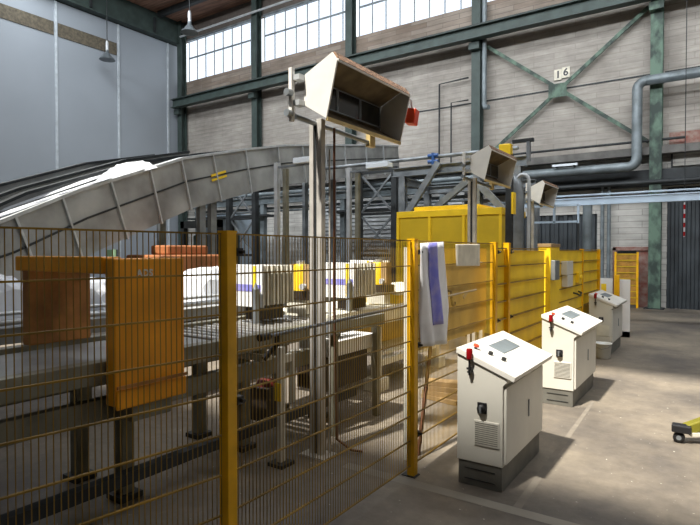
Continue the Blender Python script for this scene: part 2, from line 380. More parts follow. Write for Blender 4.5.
MB().box(-.75,.9,.0,.06,.5,1.0).build('panel', M['walllow'], t)
MB().box(-.8,-.75,-.03,.08,.42,1.05).box(-.75,.9,-.03,.08,1.0,1.06).build('panel_frame', M['dark'], t)
t = thing('striped_pole', (-.79,17.0,2.2), 'red and white striped pole hanging before the dark corrugated door', 'pole')
MB().tube([(0,0,0),(0,0,.92)], .02, 8).build('pole', M['galvl'], t)
for k in range(4): MB().tube([(0,0,.02+k*.24),(0,0,.14+k*.24)], .025, 8).build('red_band', M['red'], t)
MB().tube([(0,0,.9),(0,0,CZ-2.2)], .01, 6).build('hanging_line', M['dark'], t)

tag(MB().box(-7.2,14,19.72,19.98,3.9,4.42).build('steel_lintel',M['dark']),'dark steel lintel band above the corrugated door and curtain opening','lintel')
t = thing('tube_light', (-4.3,19.05,4.66), 'white tube light fitting over the grey pipe above the farthest hood', 'lamp')
MB().box(-.4,.4,-.04,.04,0,.07).build('fitting', M['tube'], t)
for x in (-.28,.28): MB().box(x-.02,x+.02,-.02,.3,-.03,.0).build('fixing_bracket', M['dark'], t)
# light blue beam on post and rail frame
t = thing('overhead_beam_frame', (-2.82,15,0), 'light blue overhead beam on a grey round post before the wall', 'beam frame')
MB().box(-2.6,12,-.08,.08,3.0,3.16).box(-2.6,12,-.1,.1,3.16,3.19).box(-1.5,12,-.1,.1,3.24,3.28).build('overhead_beam', M['bluegrey'], t)
MB().tube([(0,0,.02),(0,0,3.0)], .115, 16).build('round_post', M['pipe'], t)
MB().box(-.2,.2,-.2,.2,0,.02).build('base_plate', M['dark'], t)
MB().tube([(9,0,.02),(9,0,3.0)], .115, 16).build('round_post', M['pipe'], t)
t = thing('guard_rail', (-3.4,14,0), 'pale blue open rail frame standing left of the round post', 'rail')
b = MB()
for x in (-.56,0,.56): b.box(x-.025,x+.025,-.02,.02,2.5,2.96)
for z in (2.54,2.94): b.box(-.56,.56,-.02,.02,z-.025,z+.025)
b.build('rail_frame', M['bluegrey'], t)
for x in (-.56,.56): MB().box(x-.02,x+.02,-.015,.015,0,2.5).build('dark_leg', M['dark'], t)
b = MB()
for x in (-.75,.7): b.box(x-.02,x+.02,-.02,.02,0,1.92)
b.tube([(-1.0,0,1.95),(.75,0,1.95)],.03,8)

# ------------------------------------------------------------------ inclined conveyor
path = [(-8.1,1.0,1.3),(-8.2,3.5,2.2),(-8.4,4.7,2.75),(-9.0,7.2,3.66),(-9.35,9.2,4.18),(-9.6,11,4.6),(-10,15,5.3),(-10.3,18.4,5.85)]
def interp(p, n):
    out=[]
    for i in range(len(p)-1):
        for k in range(n): out.append(Vector(p[i]).lerp(Vector(p[i+1]),k/n))
    return out+[Vector(p[-1])]
pp = [Vector(p) for p in path]
def frames(ps):
    fr=[]
    for i,p in enumerate(ps):
        d=(ps[min(i+1,len(ps)-1)]-ps[max(i-1,0)]).normalized(); s=d.cross(Vector((0,0,1))).normalized(); u=s.cross(d).normalized(); fr.append((d,s,u))
    return fr
def sweep(mb, ps, fr, sec):   # sec: (side, up) polygon, side + towards +X
    n=len(sec); vs=[]
    for p,(d,s,u) in zip(ps,fr):
        for a,b in sec: vs.append(p+s*a+u*b)
    fs=[(i*n+k,(i+1)*n+k,(i+1)*n+(k+1)%n,i*n+(k+1)%n) for i in range(len(ps)-1) for k in range(n)]
    fs += [tuple(range(n)), tuple(reversed(range((len(ps)-1)*n, len(ps)*n)))]
    return mb.poly(vs, fs)
fr = frames(pp)
def conveyor(ps, fr, lab, h=1.0, wdt=1.15, rimm=None):
    rimm = rimm or M['galvl']
    t = thing('inclined_conveyor', (ps[0].x,ps[0].y,0), lab, 'conveyor')
    o = Vector(t.location)
    def bl(mb,n,m): mb.build(n,m,t) if False else None
    def B(mb,n,m,bev=0):
        mb.v=[tuple(Vector(v)-o) for v in mb.v]; return mb.build(n,m,t,bev)
    B(sweep(MB(),ps,fr,[(0,0),(.03,0),(.03,-h),(0,-h)]),'side_panel',M['galvd'])
    B(sweep(MB(),ps,fr,[(-wdt,0),(-wdt-.03,0),(-wdt-.03,-h),(-wdt,-h)]),'side_panel',M['galvd'])
    B(sweep(MB(),ps,fr,[(0,-h),(0,-h+.04),(-wdt,-h+.04),(-wdt,-h)]),'bottom_pan',M['galvd'])
    B(sweep(MB(),ps,fr,[(-.1,-.3),(-.1,-.26),(-wdt+.1,-.26),(-wdt+.1,-.3)]),'belt',M['beltdark'])
    B(sweep(MB(),ps,fr,[(-.06,0),(-.06,.05),(.07,.05),(.07,0)]),'top_rim',rimm)
    B(sweep(MB(),ps,fr,[(-wdt-.08,0),(-wdt-.08,.05),(-wdt+.05,.05),(-wdt+.05,0)]),'far_rim',M['dark'])
    B(sweep(MB(),ps,fr,[(.03,-.42),(.045,-.42),(.045,-.45),(.03,-.45)]),'side_seam',M['dark'])
    return t, B
t, B = conveyor(pp, fr, 'big grey steel conveyor trough climbing from the left up to the back wall')
fine = interp(path, 1)
rib = MB()
segs = [(0,.3),(0,.75),(1,.15),(1,.75),(2,.25),(2,.62),(2,.97),(3,.45),(4,.05),(4,.8),(5,.2),(5,.5),(5,.8),(6,.2),(6,.6)]
for i,f in segs:
    p = pp[i].lerp(pp[i+1],f); d,s,u = fr[i] if f<.5 else fr[i+1]
    rb = MB().bar(p+s*.05+u*.02, p+s*.05-u*1.02, .05, .035, up=d); B(rb,'side_rib',M['galvl'])
# yellow caution sticker on the side
p = pp[3].lerp(pp[4],.55)+Vector((.06,.0,-.42))
d,s,u = fr[3]
B(MB().bar(p-d*.28, p+d*.28, .01, .05).bar(p-d*.28-u*.1, p+d*.28-u*.1, .01, .05),'yellow_sticker',M['yellow'])
# support legs of conveyor
for (x,y,z) in ((-9.25,7.9,2.85),(-10.6,7.9,2.85),(-10.15,14,4.1),(-11.3,14,4.1),(-9.35,8.3,2.95)):
    B(MB().bar((x,y,0),(x,y,z),.12,.16),'support_leg',M['galv'])
# second trough farther left
ps2 = [Vector((x-1.9,y,z+.15)) for x,y,z in path[:5]]
conveyor(ps2, frames(ps2), 'second steel conveyor trough lying behind the big one at far left', h=.8, rimm=M['dark'])
# plastic film lumps on the rim
def film(name, c, l, w_, h, lab, rot=0, slope=0):
    mb = MB(); n=14; mm=6; vs=[]
    rnd = random.Random(int(abs(c[0]*97+c[1]*31)))
    for i in range(n+1):
        for j in range(mm+1):
            a=i/n; b=j/mm
            e = math.sin(PI*a)**.4*math.sin(PI*b)**.5
            z = e*h*(.75+.3*rnd.random())+slope*l*(a-.5)
            x = (b-.5)*w_+ .03*rnd.random(); y=(a-.5)*l
            vs.append((x*math.cos(rot)-y*math.sin(rot), x*math.sin(rot)+y*math.cos(rot), z))
    k=mm+1
    fs=[(i*k+j,(i+1)*k+j,(i+1)*k+j+1,i*k+j+1) for i in range(n) for j in range(mm)]
    mb.poly(vs,fs,False); mb.poly([(v[0],v[1],(v[1]/l if rot==0 else 0)*slope*l-.01) for v in vs],[tuple(reversed(f)) for f in fs])
    o=mb.build(name,M['plastic']); o.location=c
    return tag(o,lab,'plastic film')
film('plastic_film',(-8.92,5.9,3.2),.95,.5,.24,'crumpled white plastic film heaped on the conveyor trough near the wall seam',slope=.36)
film('plastic_film',(-8.34,3.9,2.45),3.2,.11,.04,'long strip of white plastic film along the near conveyor rim',rot=.1,slope=0)
o = bpy.data.objects['plastic_film.001']; o.rotation_euler.x = math.radians(23)
film('plastic_film',(-9.6,4.6,2.68),3.4,.2,.05,'long strip of white plastic film along the far conveyor rim',rot=.1)
o = bpy.data.objects['plastic_film.002']; o.rotation_euler.x = math.radians(23)

# ------------------------------------------------------------------ safety fence
FX = -2.03
def mesh_wires(L, z0, z1, sp, th=.0045, hs=.2, hz0=None):
    mb = MB(); n = int(L/sp)
    for k in range(n+1):
        y = k*L/n; mb.box(-th/2,th/2,y-th/2,y+th/2,z0,z1)
    z = z1
    while z > z0-.01:
        mb.box(th*.4,th*1.7,0,L,z-.004,z+.004); mb.box(-th*1.7,-th*.4,0,L,z-.004,z+.004); z -= hs
    return mb
WF = thing('wire_fence',(FX,0,0),'yellow wire mesh safety fence running from the left foreground past the tall mast','fence')
SF = thing('sheet_fence',(FX,5.77,0),'bright yellow sheet clad fence with door behind the control cabinets','fence')
def lbox(*a): return MB().box(*a)
def fence_post(fence,x,y,h=1.9,clamps=True):
    o = Vector(fence.location)
    p = MB().box(-.032,.032,-.032,.032,.008,h).build('post',M['post_yellow'],fence,.004); p.location = Vector((x,y,0))-o
    MB().box(-.034,.034,-.034,.034,h-.006,h+.006).build('post_cap',M['post_yellow'],p)
    MB().box(-.075,.045,-.045,.045,0,.008).build('base_plate',M['dark'],p)
    if clamps:
        for z in (.33,1.05,1.8):
            MB().box(-.02,.035,.032,.075,z-.02,z+.02).tube([(.035,.055,z),(.06,.055,z)],.01,6).build('panel_clamp',M['black'],p)
fence_post(WF,FX,1.90); fence_post(WF,FX,3.88); fence_post(WF,FX-.3,-.05)
fence_post(SF,FX,5.77); fence_post(SF,FX,6.21)
def panel(a, b):
    a=Vector(a); b=Vector(b); L=(b-a).length; ang=math.atan2(b.y-a.y,b.x-a.x)-PI/2
    o=mesh_wires(L,.085,1.89,.0265,.0036).build('wire_mesh_panel',M['wire'],WF); o.location=a-Vector(WF.location); o.rotation_euler.z=ang
panel((FX-.297,.0,0),(FX-.006,1.86,0)); panel((FX,1.94,0),(FX,3.84,0)); panel((FX,3.92,0),(FX,5.73,0))
def sheet(y0,y1):
    L=y1-y0
    p=MB().box(-.03,-.018,0,L,.12,1.82).build('yellow_sheet_panel',M['yellow'],SF); p.location=(0,y0-5.77,0)
    b=MB(); z=1.84
    while z>.1: b.box(-.018,.012,0,L,z-.007,z+.007); z-=.2
    b.build('cross_wires',M['wire'],p)
sheet(6.25,7.9); sheet(5.81,6.17); sheet(10.36,11.9)
fence_post(SF,FX,10.32,1.85,False); fence_post(SF,FX,11.95,1.85,False)
bp = MB().box(-.12,.05,-.26,.26,0,1.87).build('box_post',M['yellow'],SF,.005); bp.location=(0,8.22-5.77,0)
MB().box(-.13,.06,-.27,.27,1.87,1.92).build('post_cap',M['wood'],bp,.005,label='brown grey cap')
MB().box(.05,.11,-.24,.02,1.4,1.68).build('switch_box',M['galv'],bp,.004,label='grey switch box')
t = MB().box(-.02,.01,0,1.74,.1,1.83).build('fence_door',M['yellow'],SF); t.location=(0,8.55-5.77,0)
for k in range(9): MB().box(.01,.022,0,1.74,.22+k*.2,.235+k*.2).build('cross_wire',M['wire'],t)
MB().box(.01,.1,.2,.62,1.45,1.66).build('junction_box',M['cab'],t,.005,label='white junction box')
MB().box(.01,.1,.25,.62,1.26,1.44).build('junction_box',M['cab'],t,.005,label='white junction box')
MB().box(.01,.06,1.25,1.5,1.28,1.45).lathe((.07,1.38,1.37),[(.03,-.01),(.03,.02)],10,'X').build('button_box',M['yellow'],t)
MB().tube([(.01,1.05,1.12),(.07,1.08,1.1),(.08,1.25,1.06),(.07,1.42,1.1),(.01,1.45,1.12)],.016,6).build('door_handle',M['black'],t,label='black door handle')
# brown tinted panel behind mesh
t = thing('machine_guard_panel',(FX-.16,3.98,0),'tan brown guard panel behind the fence between white bag and post pair','guard panel')
MB().box(-.02,0,.15,2.0,.93,1.68).build('panel_sheet',M['brownpanel'],t)
MB().box(-.02,.0,.15,2.0,1.69,1.84).build('yellow_top_strip',M['yellow'],t)
for y in (.18,1.96): MB().box(-.06,-.02,y-.03,y+.03,0,1.84).build('upright',M['frame'],t)
MB().tube([(.0,.92,1.42),(.04,.92,1.42),(.05,.93,1.3),(.04,.98,1.27),(.03,1.05,1.3)],.012,6).build('hook_handle',M['black'],t)
MB().bar((.02,1.28,1.33),(.02,1.38,1.38),.012,.03).build('white_latch',M['galvl'],t)
# white bag with stripe
def cloth(name,m,x,pts_l,pts_r,n,parent,amp=.012,off=0,ph=0):
    mb=MB(); rows=len(pts_l)-1; vs=[]
    R=18
    def ev(p,a):
        f=a*rows; i=min(int(f),rows-1); f-=i; return (p[i][0]*(1-f)+p[i+1][0]*f, p[i][1]*(1-f)+p[i+1][1]*f)
    for i in range(R+1):
        a=i/R; l=ev(pts_l,a); r_=ev(pts_r,a)
        for j in range(n+1):
            b=j/n; y=l[0]*(1-b)+r_[0]*b; z=l[1]*(1-b)+r_[1]*b
            xx=x+off+amp*math.sin(y*22+z*5)+amp*.6*math.sin(z*9+y*30)
            vs.append((xx,y,z))
    k=n+1; fs=[(i*k+j,(i+1)*k+j,(i+1)*k+j+1,i*k+j+1) for i in range(R) for j in range(n)]
    mb.poly(vs,fs,True); o=mb.build(name,m,parent)
    so=o.modifiers.new('s','SOLIDIFY'); so.thickness=.003
    return o
t = thing('white_bag',(FX+.045,3.9,1.0),'white plastic bag with violet stripe hung on the fence beside the bright yellow post','bag')
t.location=(0,0,0)
cloth('bag_sheet',M['bagwhite'],FX+.04,[(3.90,1.87),(3.93,1.5),(3.95,1.2),(3.96,1.03)],[(4.40,1.89),(4.47,1.5),(4.50,1.3),(4.45,.99)],14,t)
cloth('printed_stripe',M['bluestripe'],FX+.04,[(4.08,1.875),(4.10,1.6),(4.15,1.4),(4.19,1.18)],[(4.22,1.88),(4.25,1.6),(4.30,1.4),(4.34,1.18)],8,t,off=.006)
t = thing('paper_sheet',(0,0,0),'grubby white sheet hooked over the fence top right of the white bag','sheet')
cloth('sheet',M['paper'],FX+.03,[(4.67,1.87),(4.69,1.67)],[(5.27,1.88),(5.28,1.66)],8,t,amp=.004)
# long rod and stick
t = thing('metal_bar',(FX-.09,2.27,1.32),'long thin metal bar lying level just behind the wire fence','bar')
MB().tube([(0,-.0,.0),(0,3.22,.08)],.011,8).build('bar',M['galv'],t)
MB().lathe((0,.0,0),[(.022,-.05),(.022,.03)],8,'Y').build('end_grip',M['black'],t)
MB().tube([(0,.1,0),(-.05,.15,-.07),(-.06,.05,-.14)],.018,6).build('clamp_arm',M['black'],t)
tag(MB().bar((FX-.12,4.53,1.23),(FX-.12,4.22,.03),.02,.035).build('wooden_stick',M['brown']),'thin red brown stick leaning behind the fence below the white bag','stick')

# ------------------------------------------------------------------ control cabinets
def cabinet(loc, L, lab, vent='grille', sc=1.0):
    t = thing('control_cabinet',loc,lab,'control cabinet','white control cabinets')
    prof=[(-.36,.19),(0,.19),(0,.80),(.03,.83),(.03,.86),(-.36,1.015)]
    MB().prism(prof,0,L).build('cabinet_body',M['cab'],t,.004)
    b=MB().box(-.352,-.008,.01,L-.01,0,.19); b.build('plinth',M['plinth'],t,.003)
    MB().box(-.30,-.06,.004,.01,.05,.055).box(-.30,-.06,.004,.01,.13,.135).build('plinth_groove',M['dark'],t)
    # sloping desk lid: high at back (-X), low at front
    a=math.atan2(.22,.55)
    lid=[(-.365,1.018),(.085,.843),(.1,.883),(-.35,1.062),(-.365,1.058)]
    MB().prism(lid,-.015,L+.015).build('desk_lid',M['cabtop'],t,.004)
    MB().box(.0,.022,.02,L-.02,.21,.79).build('cabinet_door',M['cab'],t,.004)
    d=[o for o in bpy.data.objects if o.parent==t and o.name.startswith('cabinet_door')][0]
    MB().box(.022,.03,L*.55,L*.55+.025,.44,.58).build('door_handle',M['galv'],d,.003)
    # near side face: rotary switch, vent
    sw=MB().box(-.195,-.12,-.012,0,.575,.66).build('switch_plate',M['black'],t,.006)
    MB().lathe((-.158,-.012,.615),[(.032,0),(.03,-.025),(.012,-.028)],14,'Y').build('rotary_knob',M['black'],sw)
    MB().box(-.166,-.15,-.05,-.03,.59,.643).build('knob_grip',M['galv'],sw)
    v=MB().box(-.22,-.025,-.01,0,.33,.52) 
    vo=v.build('vent_grille',M['frame' if vent=='plate' else 'cab'],t,.003)
    if vent!='plate':
        b=MB()
        for k in range(11): b.box(-.21,-.035,-.0125,-.0095,.345+k*.0155,.3495+k*.0155)
        b.build('vent_slots',M['plinth'],vo)
    bx=-.25
    bc=MB().tube([(bx,-.03,.86),(bx,-.03,.985)],.008,8).box(bx-.012,bx+.012,-.045,0,.88,.895).build('beacon_stem',M['black'],t)
    MB().tube([(bx,-.03,.905),(bx,-.03,.918)],.022,10).build('stem_collar',M['black'],bc)
    MB().lathe((bx,-.03,.985),[(.022,0),(.024,.012),(.024,.07),(.02,.078)],14).build('beacon_lens',M['red'],bc)
    # controls on the lid (lid plane)
    def on(u,y,h=0):  # u from back 0..1
        x=-.35+u*.45; z=1.062-u*.179; n=Vector((.179,0,.45)).normalized(); return Vector((x,y,z))+n*h
    dp=MB(); c=on(.36,L*.58,.004); dp.cbox(c,(.14,L*.4,.006),ry=math.atan2(.179,.45)); dp.build('display_panel',M['pipe'],t,.001)
    for k,(u,y) in enumerate(((.40,.2),(.62,.22))):
        p=on(u,y); q=on(u,y,.025); MB().tube([p,q],.019,8).build('selector_knob',M['black'],t)
    p=on(.16,.16); q=on(.16,.16,.02); r_=on(.16,.16,.035)
    eb=MB().tube([p,q],.012,8).build('stop_button_stem',M['black'],t)
    MB().tube([q,r_],.024,10).build('stop_button',M['orangered'],t)
    return t
cabinet((-1.32,3.96,0),1.04,'white control cabinet nearest the camera with dark grey plinth and red beacon')
cabinet((-1.38,6.62,0),1.25,'sunlit white control cabinet in the middle of the three')
cabinet((-1.55,10.35,0),1.2,'farthest white control cabinet in shade with bucket beside it',vent='plate')
t = thing('bucket',(-1.62,10.02,0),'small white bucket on the floor before the farthest cabinet','bucket')
MB().lathe((0,0,0),[(.10,0),(.11,.01),(.135,.24),(.145,.245),(.145,.26),(.128,.26),(.1,.02)],20).build('bucket_body',M['bucket'],t)
MB().tube([(-.14,0,.24),(-.1,-.1,.2),(0,-.15,.17),(.1,-.1,.2),(.14,0,.24)],.004,6).build('wire_handle',M['galv'],t)
t = thing('white_board',(-2.0,12.7,0),'white boards standing behind the farthest cabinet','board')
MB().box(-.15,.12,0,.03,0,1.24).box(.2,.45,0.05,.08,0,1.22).build('board',M['whitebox'],t)
MB().box(-.15,.45,.05,.08,0,.12).build('board_base',M['whitebox'],t)
MB().box(-.1,0,-.01,0,.9,1.12).build('yellow_label',M['yellow'],t)
tag(MB().box(-1.82,-1.73,12.55,12.64,0,1.32).build('short_post',M['post_yellow'],None,.004),'short yellow post standing before the white boards','post')

# ------------------------------------------------------------------ lamp hoods on masts
def hood(loc, lab):
    t = thing('lamp_hood',loc,lab,'lamp hood','lamp hoods on masts')
    # profile relative (x: +X is opening side)
    back_lo=(-.0,-.0); P=[(.22,-.14),(-.01,0),(0,.25),(.28,.38),(.33,.31)]  # bottom-front, bottom-back, top-back, top apex, front-top
    L=1.22
    for y in (0,L):
        MB().prism(P,y-.008,y+.008).build('end_panel',M['hood'],t,.002)
    def slab(a,b,th,name,m):
        a=Vector((a[0],0,a[1])); b=Vector((b[0],0,b[1])); d=(b-a).normalized(); n=Vector((-d.z,0,d.x))*th
        q=[a,b,b+n,a+n]; return MB().prism([(v.x,v.z) for v in q],.008,L-.008).build(name,m,t)
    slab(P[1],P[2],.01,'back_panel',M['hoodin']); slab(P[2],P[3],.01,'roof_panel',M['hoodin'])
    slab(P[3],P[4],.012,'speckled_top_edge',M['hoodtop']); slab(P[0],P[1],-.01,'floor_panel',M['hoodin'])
    MB().bar((P[0][0],.0,P[0][1]),(P[0][0],L,P[0][1]),.02,.03).build('bottom_lip',M['lip'],t)
    MB().bar((P[4][0],.0,P[4][1]),(P[4][0],L,P[4][1]),.014,.02).build('top_lip',M['hood'],t)
    for k in range(3):
        y0=.06+k*.37
        a=MB().box(.02,.028,y0,y0+.34,.03,.22).build('glass_pane',M['lens'],t)
        MB().box(.028,.034,y0-.012,y0,.02,.23).box(.028,.034,y0+.34,y0+.352,.02,.23).box(.028,.034,y0,y0+.34,.22,.23).box(.028,.034,y0,y0+.34,.02,.03).build('pane_frame',M['galv'],a)
    return t
def mast(loc, h, lab, big=True):
    t = thing('lamp_mast',loc,lab,'mast','lamp masts')
    MB().box(-.075,-.03,-.03,.03,.01,h).build('profile_tube',M['alu'],t,.004)
    MB().box(.005,.06,-.03,.03,.01,h).build('profile_tube',M['alu'],t,.004)
    MB().box(-.03,.005,-.015,.025,.01,h-.05).build('spacer',M['dark'],t)
    MB().box(-.14,.13,-.1,.1,0,.012).build('base_plate',M['alu'],t)
    # side bar and arm
    MB().box(-.03,-.03+.035,-.36,-.32,h-.08,h+.36).build('side_bar',M['hood'],t,.003)
    MB().tube([(-.01,-.3,h-.03),(-.01,.9,h-.06)],.022,10).build('boom_arm',M['galv'],t)
    for z in (h-.02,h+.15): MB().lathe((-.01,-.38,z),[(.03,-.03),(.03,.03)],10,'Y').build('clamp_bolt',M['galv'],t)
    for z in (h+.07,h+.28): MB().box(.0,.07,-.34,-.25,z-.022,z+.022).build('hood_bracket',M['galvl'],t)
    MB().box(-.03,.02,.83,.93,h-.1,h+.06).build('arm_clamp',M['lip'],t)
    return t
mast((-2.93,3.81,0),2.96,'tall double steel mast standing behind the near fence and carrying the largest lamp hood')
hood((-2.86,3.55,3.02),'large cream lamp hood with brown speckled top on the nearest mast')
t = thing('warning_lamp',(-2.53,4.70,2.98),'small orange red box hanging on the far end of the nearest lamp hood','warning lamp')
MB().cbox((-.03,.17,.17),(.1,.14,.15),rz=.2,ry=.15).build('lamp_box',M['orangered'],t,.01)
MB().tube([(-.03,.07,.31),(-.02,.12,.33),(-.02,.16,.22)],.008,6).build('bracket',M['galvl'],t)
tag(MB().tube([(-2.84,3.93,2.9),(-2.84,3.93,1.6),(-2.83,3.94,.5),(-2.83,3.95,.12),(-2.7,4.0,.03),(-2.62,4.05,.02)],.012,6).build('brown_cable',M['brown']),'thin brown cable running down behind the nearest mast','cable')
tag(MB().tube([(-2.84,3.86,2.7),(-2.84,3.86,.02)],.008,6).build('mast_conduit',M['alu']),'thin pale conduit tight beside the nearest mast','conduit')
mast((-3.27,8.3,0),2.98,'double steel mast in the middle distance beside the yellow housing')
hood((-3.2,8.04,3.04),'cream lamp hood in the middle distance above the yellow housing')
mast((-3.62,12.8,0),3.0,'farthest double steel mast behind the yellow sheet fence')
hood((-3.57,12.5,3.02),'small farthest lamp hood beside the light blue beam')

# ------------------------------------------------------------------ conveyor line with orange portal
t = thing('roller_conveyor',(-3.8,0,0),'long roller conveyor table passing through the orange portal','conveyor table')
MB().box(.46,.56,-1.0,4.9,.96,1.1).build('side_rail',M['rail'],t,.004)
MB().box(-.56,-.46,-1.0,4.9,.96,1.1).build('side_rail',M['rail'],t,.004)
MB().box(-.46,.46,-1.0,3.1,1.02,1.06).build('flat_belt',M['belt'],t)
for k in range(14):
    y=3.2+k*.12; MB().tube([(-.46,y,1.04),(.46,y,1.04)],.035,10).build('roller',M['roller'],t)
MB().box(.4,.48,-1.0,4.9,.70,.84).build('lower_beam',M['rail'],t,.004)
MB().box(-.48,-.4,-1.0,4.9,.70,.84).build('lower_beam',M['rail'],t,.004)
for y in (-.3,.85,2.35,3.55,4.7):
    for x in (.2,-.4):
        l=MB().box(x-.05,x+.05,y-.05,y+.05,.04,.96).build('leg',M['rail'],t,.004)
        MB().box(x-.09,x+.09,y-.09,y+.09,0,.04).build('foot',M['dark'],l)
    MB().box(-.46,.46,y-.03,y+.03,.86,.96).build('cross_member',M['rail'],t)
    MB().box(.2,.5,y-.06,y+.06,.84,.9).build('bracket',M['frame'],t)
MB().box(.42,.5,-1.0,5.0,.22,.3).build('cable_duct',M['dark'],t)
# orange portal
t = thing('orange_portal',(-3.75,2.0,0),'orange steel portal straddling the conveyor at left behind the fence','portal')
MB().box(.52,.62,-.02,.52,.82,1.76).box(.62,.64,-.02,.52,.8,.93).build('near_side_panel',M['orange'],t,.01)
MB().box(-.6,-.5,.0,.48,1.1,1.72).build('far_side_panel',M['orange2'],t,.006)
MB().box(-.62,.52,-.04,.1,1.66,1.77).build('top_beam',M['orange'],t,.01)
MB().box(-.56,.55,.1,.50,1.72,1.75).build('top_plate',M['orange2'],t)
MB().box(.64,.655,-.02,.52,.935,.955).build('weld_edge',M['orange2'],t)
text_mesh('ADS', .065, M['cab'], 'stencil_letters', t, (.622,.2,1.66), (PI/2,0,PI/2))
MB().box(.4,.62,.1,.4,.70,.8).build('support_bracket',M['rail'],t)

# picker heads
def head(loc, lab, w_=.44):
    t = thing('picker_unit',loc,lab,'machine unit','white striped machine units')
    MB().box(-w_,0,0,.03,0,.43).build('front_cover',M['whitebox'],t,.004)
    MB().box(-w_,-.02,-.003,0,.16,.23).build('violet_stripe',M['bluestripe'],t)
    MB().box(-.12,-.08,-.006,-.003,.02,.42).build('yellow_strip',M['yellow'],t)
    MB().box(-w_,-.02,.03,.5,.02,.42).build('housing',M['rib'],t,.004)
    b=MB()
    for k in range(6): b.box(-.02,.01,.07+k*.075,.1+k*.075,.02,.42)
    b.build('side_ribs',M['frame'],t)
    MB().box(-w_*.7,-.1,.08,.42,-.14,.02).build('mounting_block',M['darkbox'],t)
    MB().cbox((-.03,-.06,.02),(.05,.06,.34)).lathe((-.03,-.06,.19),[(.03,0),(.0,.08)],8).build('grey_spike',M['galv'],t)
    return t
head((-3.78,4.0,1.24),'white machine unit with violet stripe right of the shaded fence post')
head((-3.62,5.42,1.24),'white machine unit with violet stripe right of the tall mast')
head((-4.45,7.2,1.24),'farthest white machine unit standing behind the unit right of the tall mast')
def motor(loc, lab):
    t = thing('yellow_motor',loc,lab,'motor','yellow upright motors')
    MB().lathe((0,0,0),[(.09,0),(.09,.28),(.07,.3)],16).build('motor_body',M['yellow'],t)
    for xa,xb in ((-.13,-.08),(.08,.17)): MB().box(xa,xb,-.06,.06,.0,.3).build('side_bracket',M['wood'],t)
    MB().lathe((0,0,.3),[(.05,0),(.05,.04)],12).build('motor_cap',M['galvl'],t)
    MB().box(-.2,.2,-.1,.1,-.1,0).build('mounting_plate',M['darkbox'],t)
    for x in (-.13,.13): MB().lathe((x,-.12,.05),[(.035,-.03),(.035,.03)],10,'Y').build('coupling',M['galvl'],t)
    MB().box(-.14,.14,-.08,.08,-.26,-.1).build('drive_foot',M['frame'],t)
motor((-3.98,4.85,1.36),'bright yellow motor right of the first violet striped unit')
motor((-3.85,6.35,1.36),'yellow motor right of the second violet striped unit')

# second line further left: white covers on a bed
t = thing('far_conveyor_bed',(-5.9,0,0),'grey machine bed running behind the roller conveyor','machine bed')
MB().box(-.5,.5,-.5,7.5,.95,1.1).build('bed_top',M['galvd'],t,.005)
MB().box(.42,.5,-.5,7.5,.62,.8).build('lower_beam',M['rail'],t)
for y in (0,1.8,3.6,5.4,7.2):
    for x in (-.42,.42): MB().box(x-.06,x+.06,y-.06,y+.06,0,.95).build('leg',M['rail'],t)
MB().tube([(.55,-.5,1.16),(.55,7.5,1.16)],.03,8).tube([(.55,-.5,1.24),(.55,7.5,1.24)],.02,8).build('tube_rails',M['galvl'],t)
labs=['white film wrapped bundle at the far left edge','white film wrapped bundle seen through the orange portal','lumpy white film bundle left of the shaded fence post','white film bundle behind the first striped unit']
for (y0,L,z1,lb) in ((1.9,.9,.5,labs[0]),(3.3,.7,.42,labs[1]),(4.7,.9,.5,labs[2]),(6.1,.8,.45,labs[3])):
    mb=MB(); rnd=random.Random(int(y0*10)); n=9
    vs=[];
    for i in range(n+1):
        for j in range(n+1):
            a=i/n;b=j/n; e=(max(0,1-abs(2*a-1)**5)*max(0,1-abs(2*b-1)**5))
            vs.append(((a-.5)*.8, b*L, e*(z1-.06+.07*rnd.random())))
    k=n+1; fs=[(i*k+j,(i+1)*k+j,(i+1)*k+j+1,i*k+j+1) for i in range(n) for j in range(n)]
    mb.poly(vs,fs); mb.poly([(v[0],v[1],0) for v in vs],[tuple(reversed(f)) for f in fs])
    o=mb.build('wrapped_bundle',M['plastic']); o.location=(-5.9,y0,1.1); tag(o,lb,'bundle','white film bundles')

# machine frame, tray, dark motor box
t = thing('machine_table',(-3.7,6.0,0),'beige steel machine table behind the bright yellow post','machine table')
MB().box(-1.0,.06,-1.0,1.9,.86,1.08).build('table_top',M['frame'],t,.006)
for x in (0,-.94):
    for y in (.06,1.84): 
        l=MB().box(x-.05,x+.05,y-.05,y+.05,.05,.82).build('leg',M['frame'],t,.003)
        MB().box(x-.12,x+.12,y-.12,y+.12,0,.16).build('foot_block',M['frame'],l)
MB().box(-.04,.04,.1,1.8,.3,.38).build('lower_rail',M['frame'],t)
MB().box(-.9,-.02,.1,1.8,.42,.46).build('lower_shelf',M['frame'],t)
MB().box(-.5,-.46,.1,1.8,.46,.82).build('brown_back_panel',M['brownpanel'],t)
t = thing('yellow_crate',(-3.75,6.6,1.08),'pale yellow crate on the beige machine table','crate')
MB().prism([(-.5,0),(.05,0),(.08,.12),(-.5,.2)],0,1.1).build('crate_body',M['yellow'],t,.004)
MB().prism([(-.5,.2),(.08,.12),(.08,.16),(-.5,.24)],-.02,1.12).build('crate_lid',M['frame'],t)
t = thing('transfer_beam',(-3.12,4.2,0),'broad grey beam leading from mast to the beige machine table','beam')
MB().box(-.05,.05,0,1.0,1.0,1.12).build('beam',M['galv'],t,.004)
for y in (.1,.9): MB().box(-.03,.03,y-.03,y+.04,0,.98).build('leg',M['rail'],t)
MB().prism([(-.5,.74),(-.08,.74),(-.04,.9),(-.5,.9)],.18,.95).build('white_tray',M['whitebox'],t,.004)
MB().box(-.5,-.12,.15,.9,.4,.72).build('dark_housing',M['darkbox'],t)
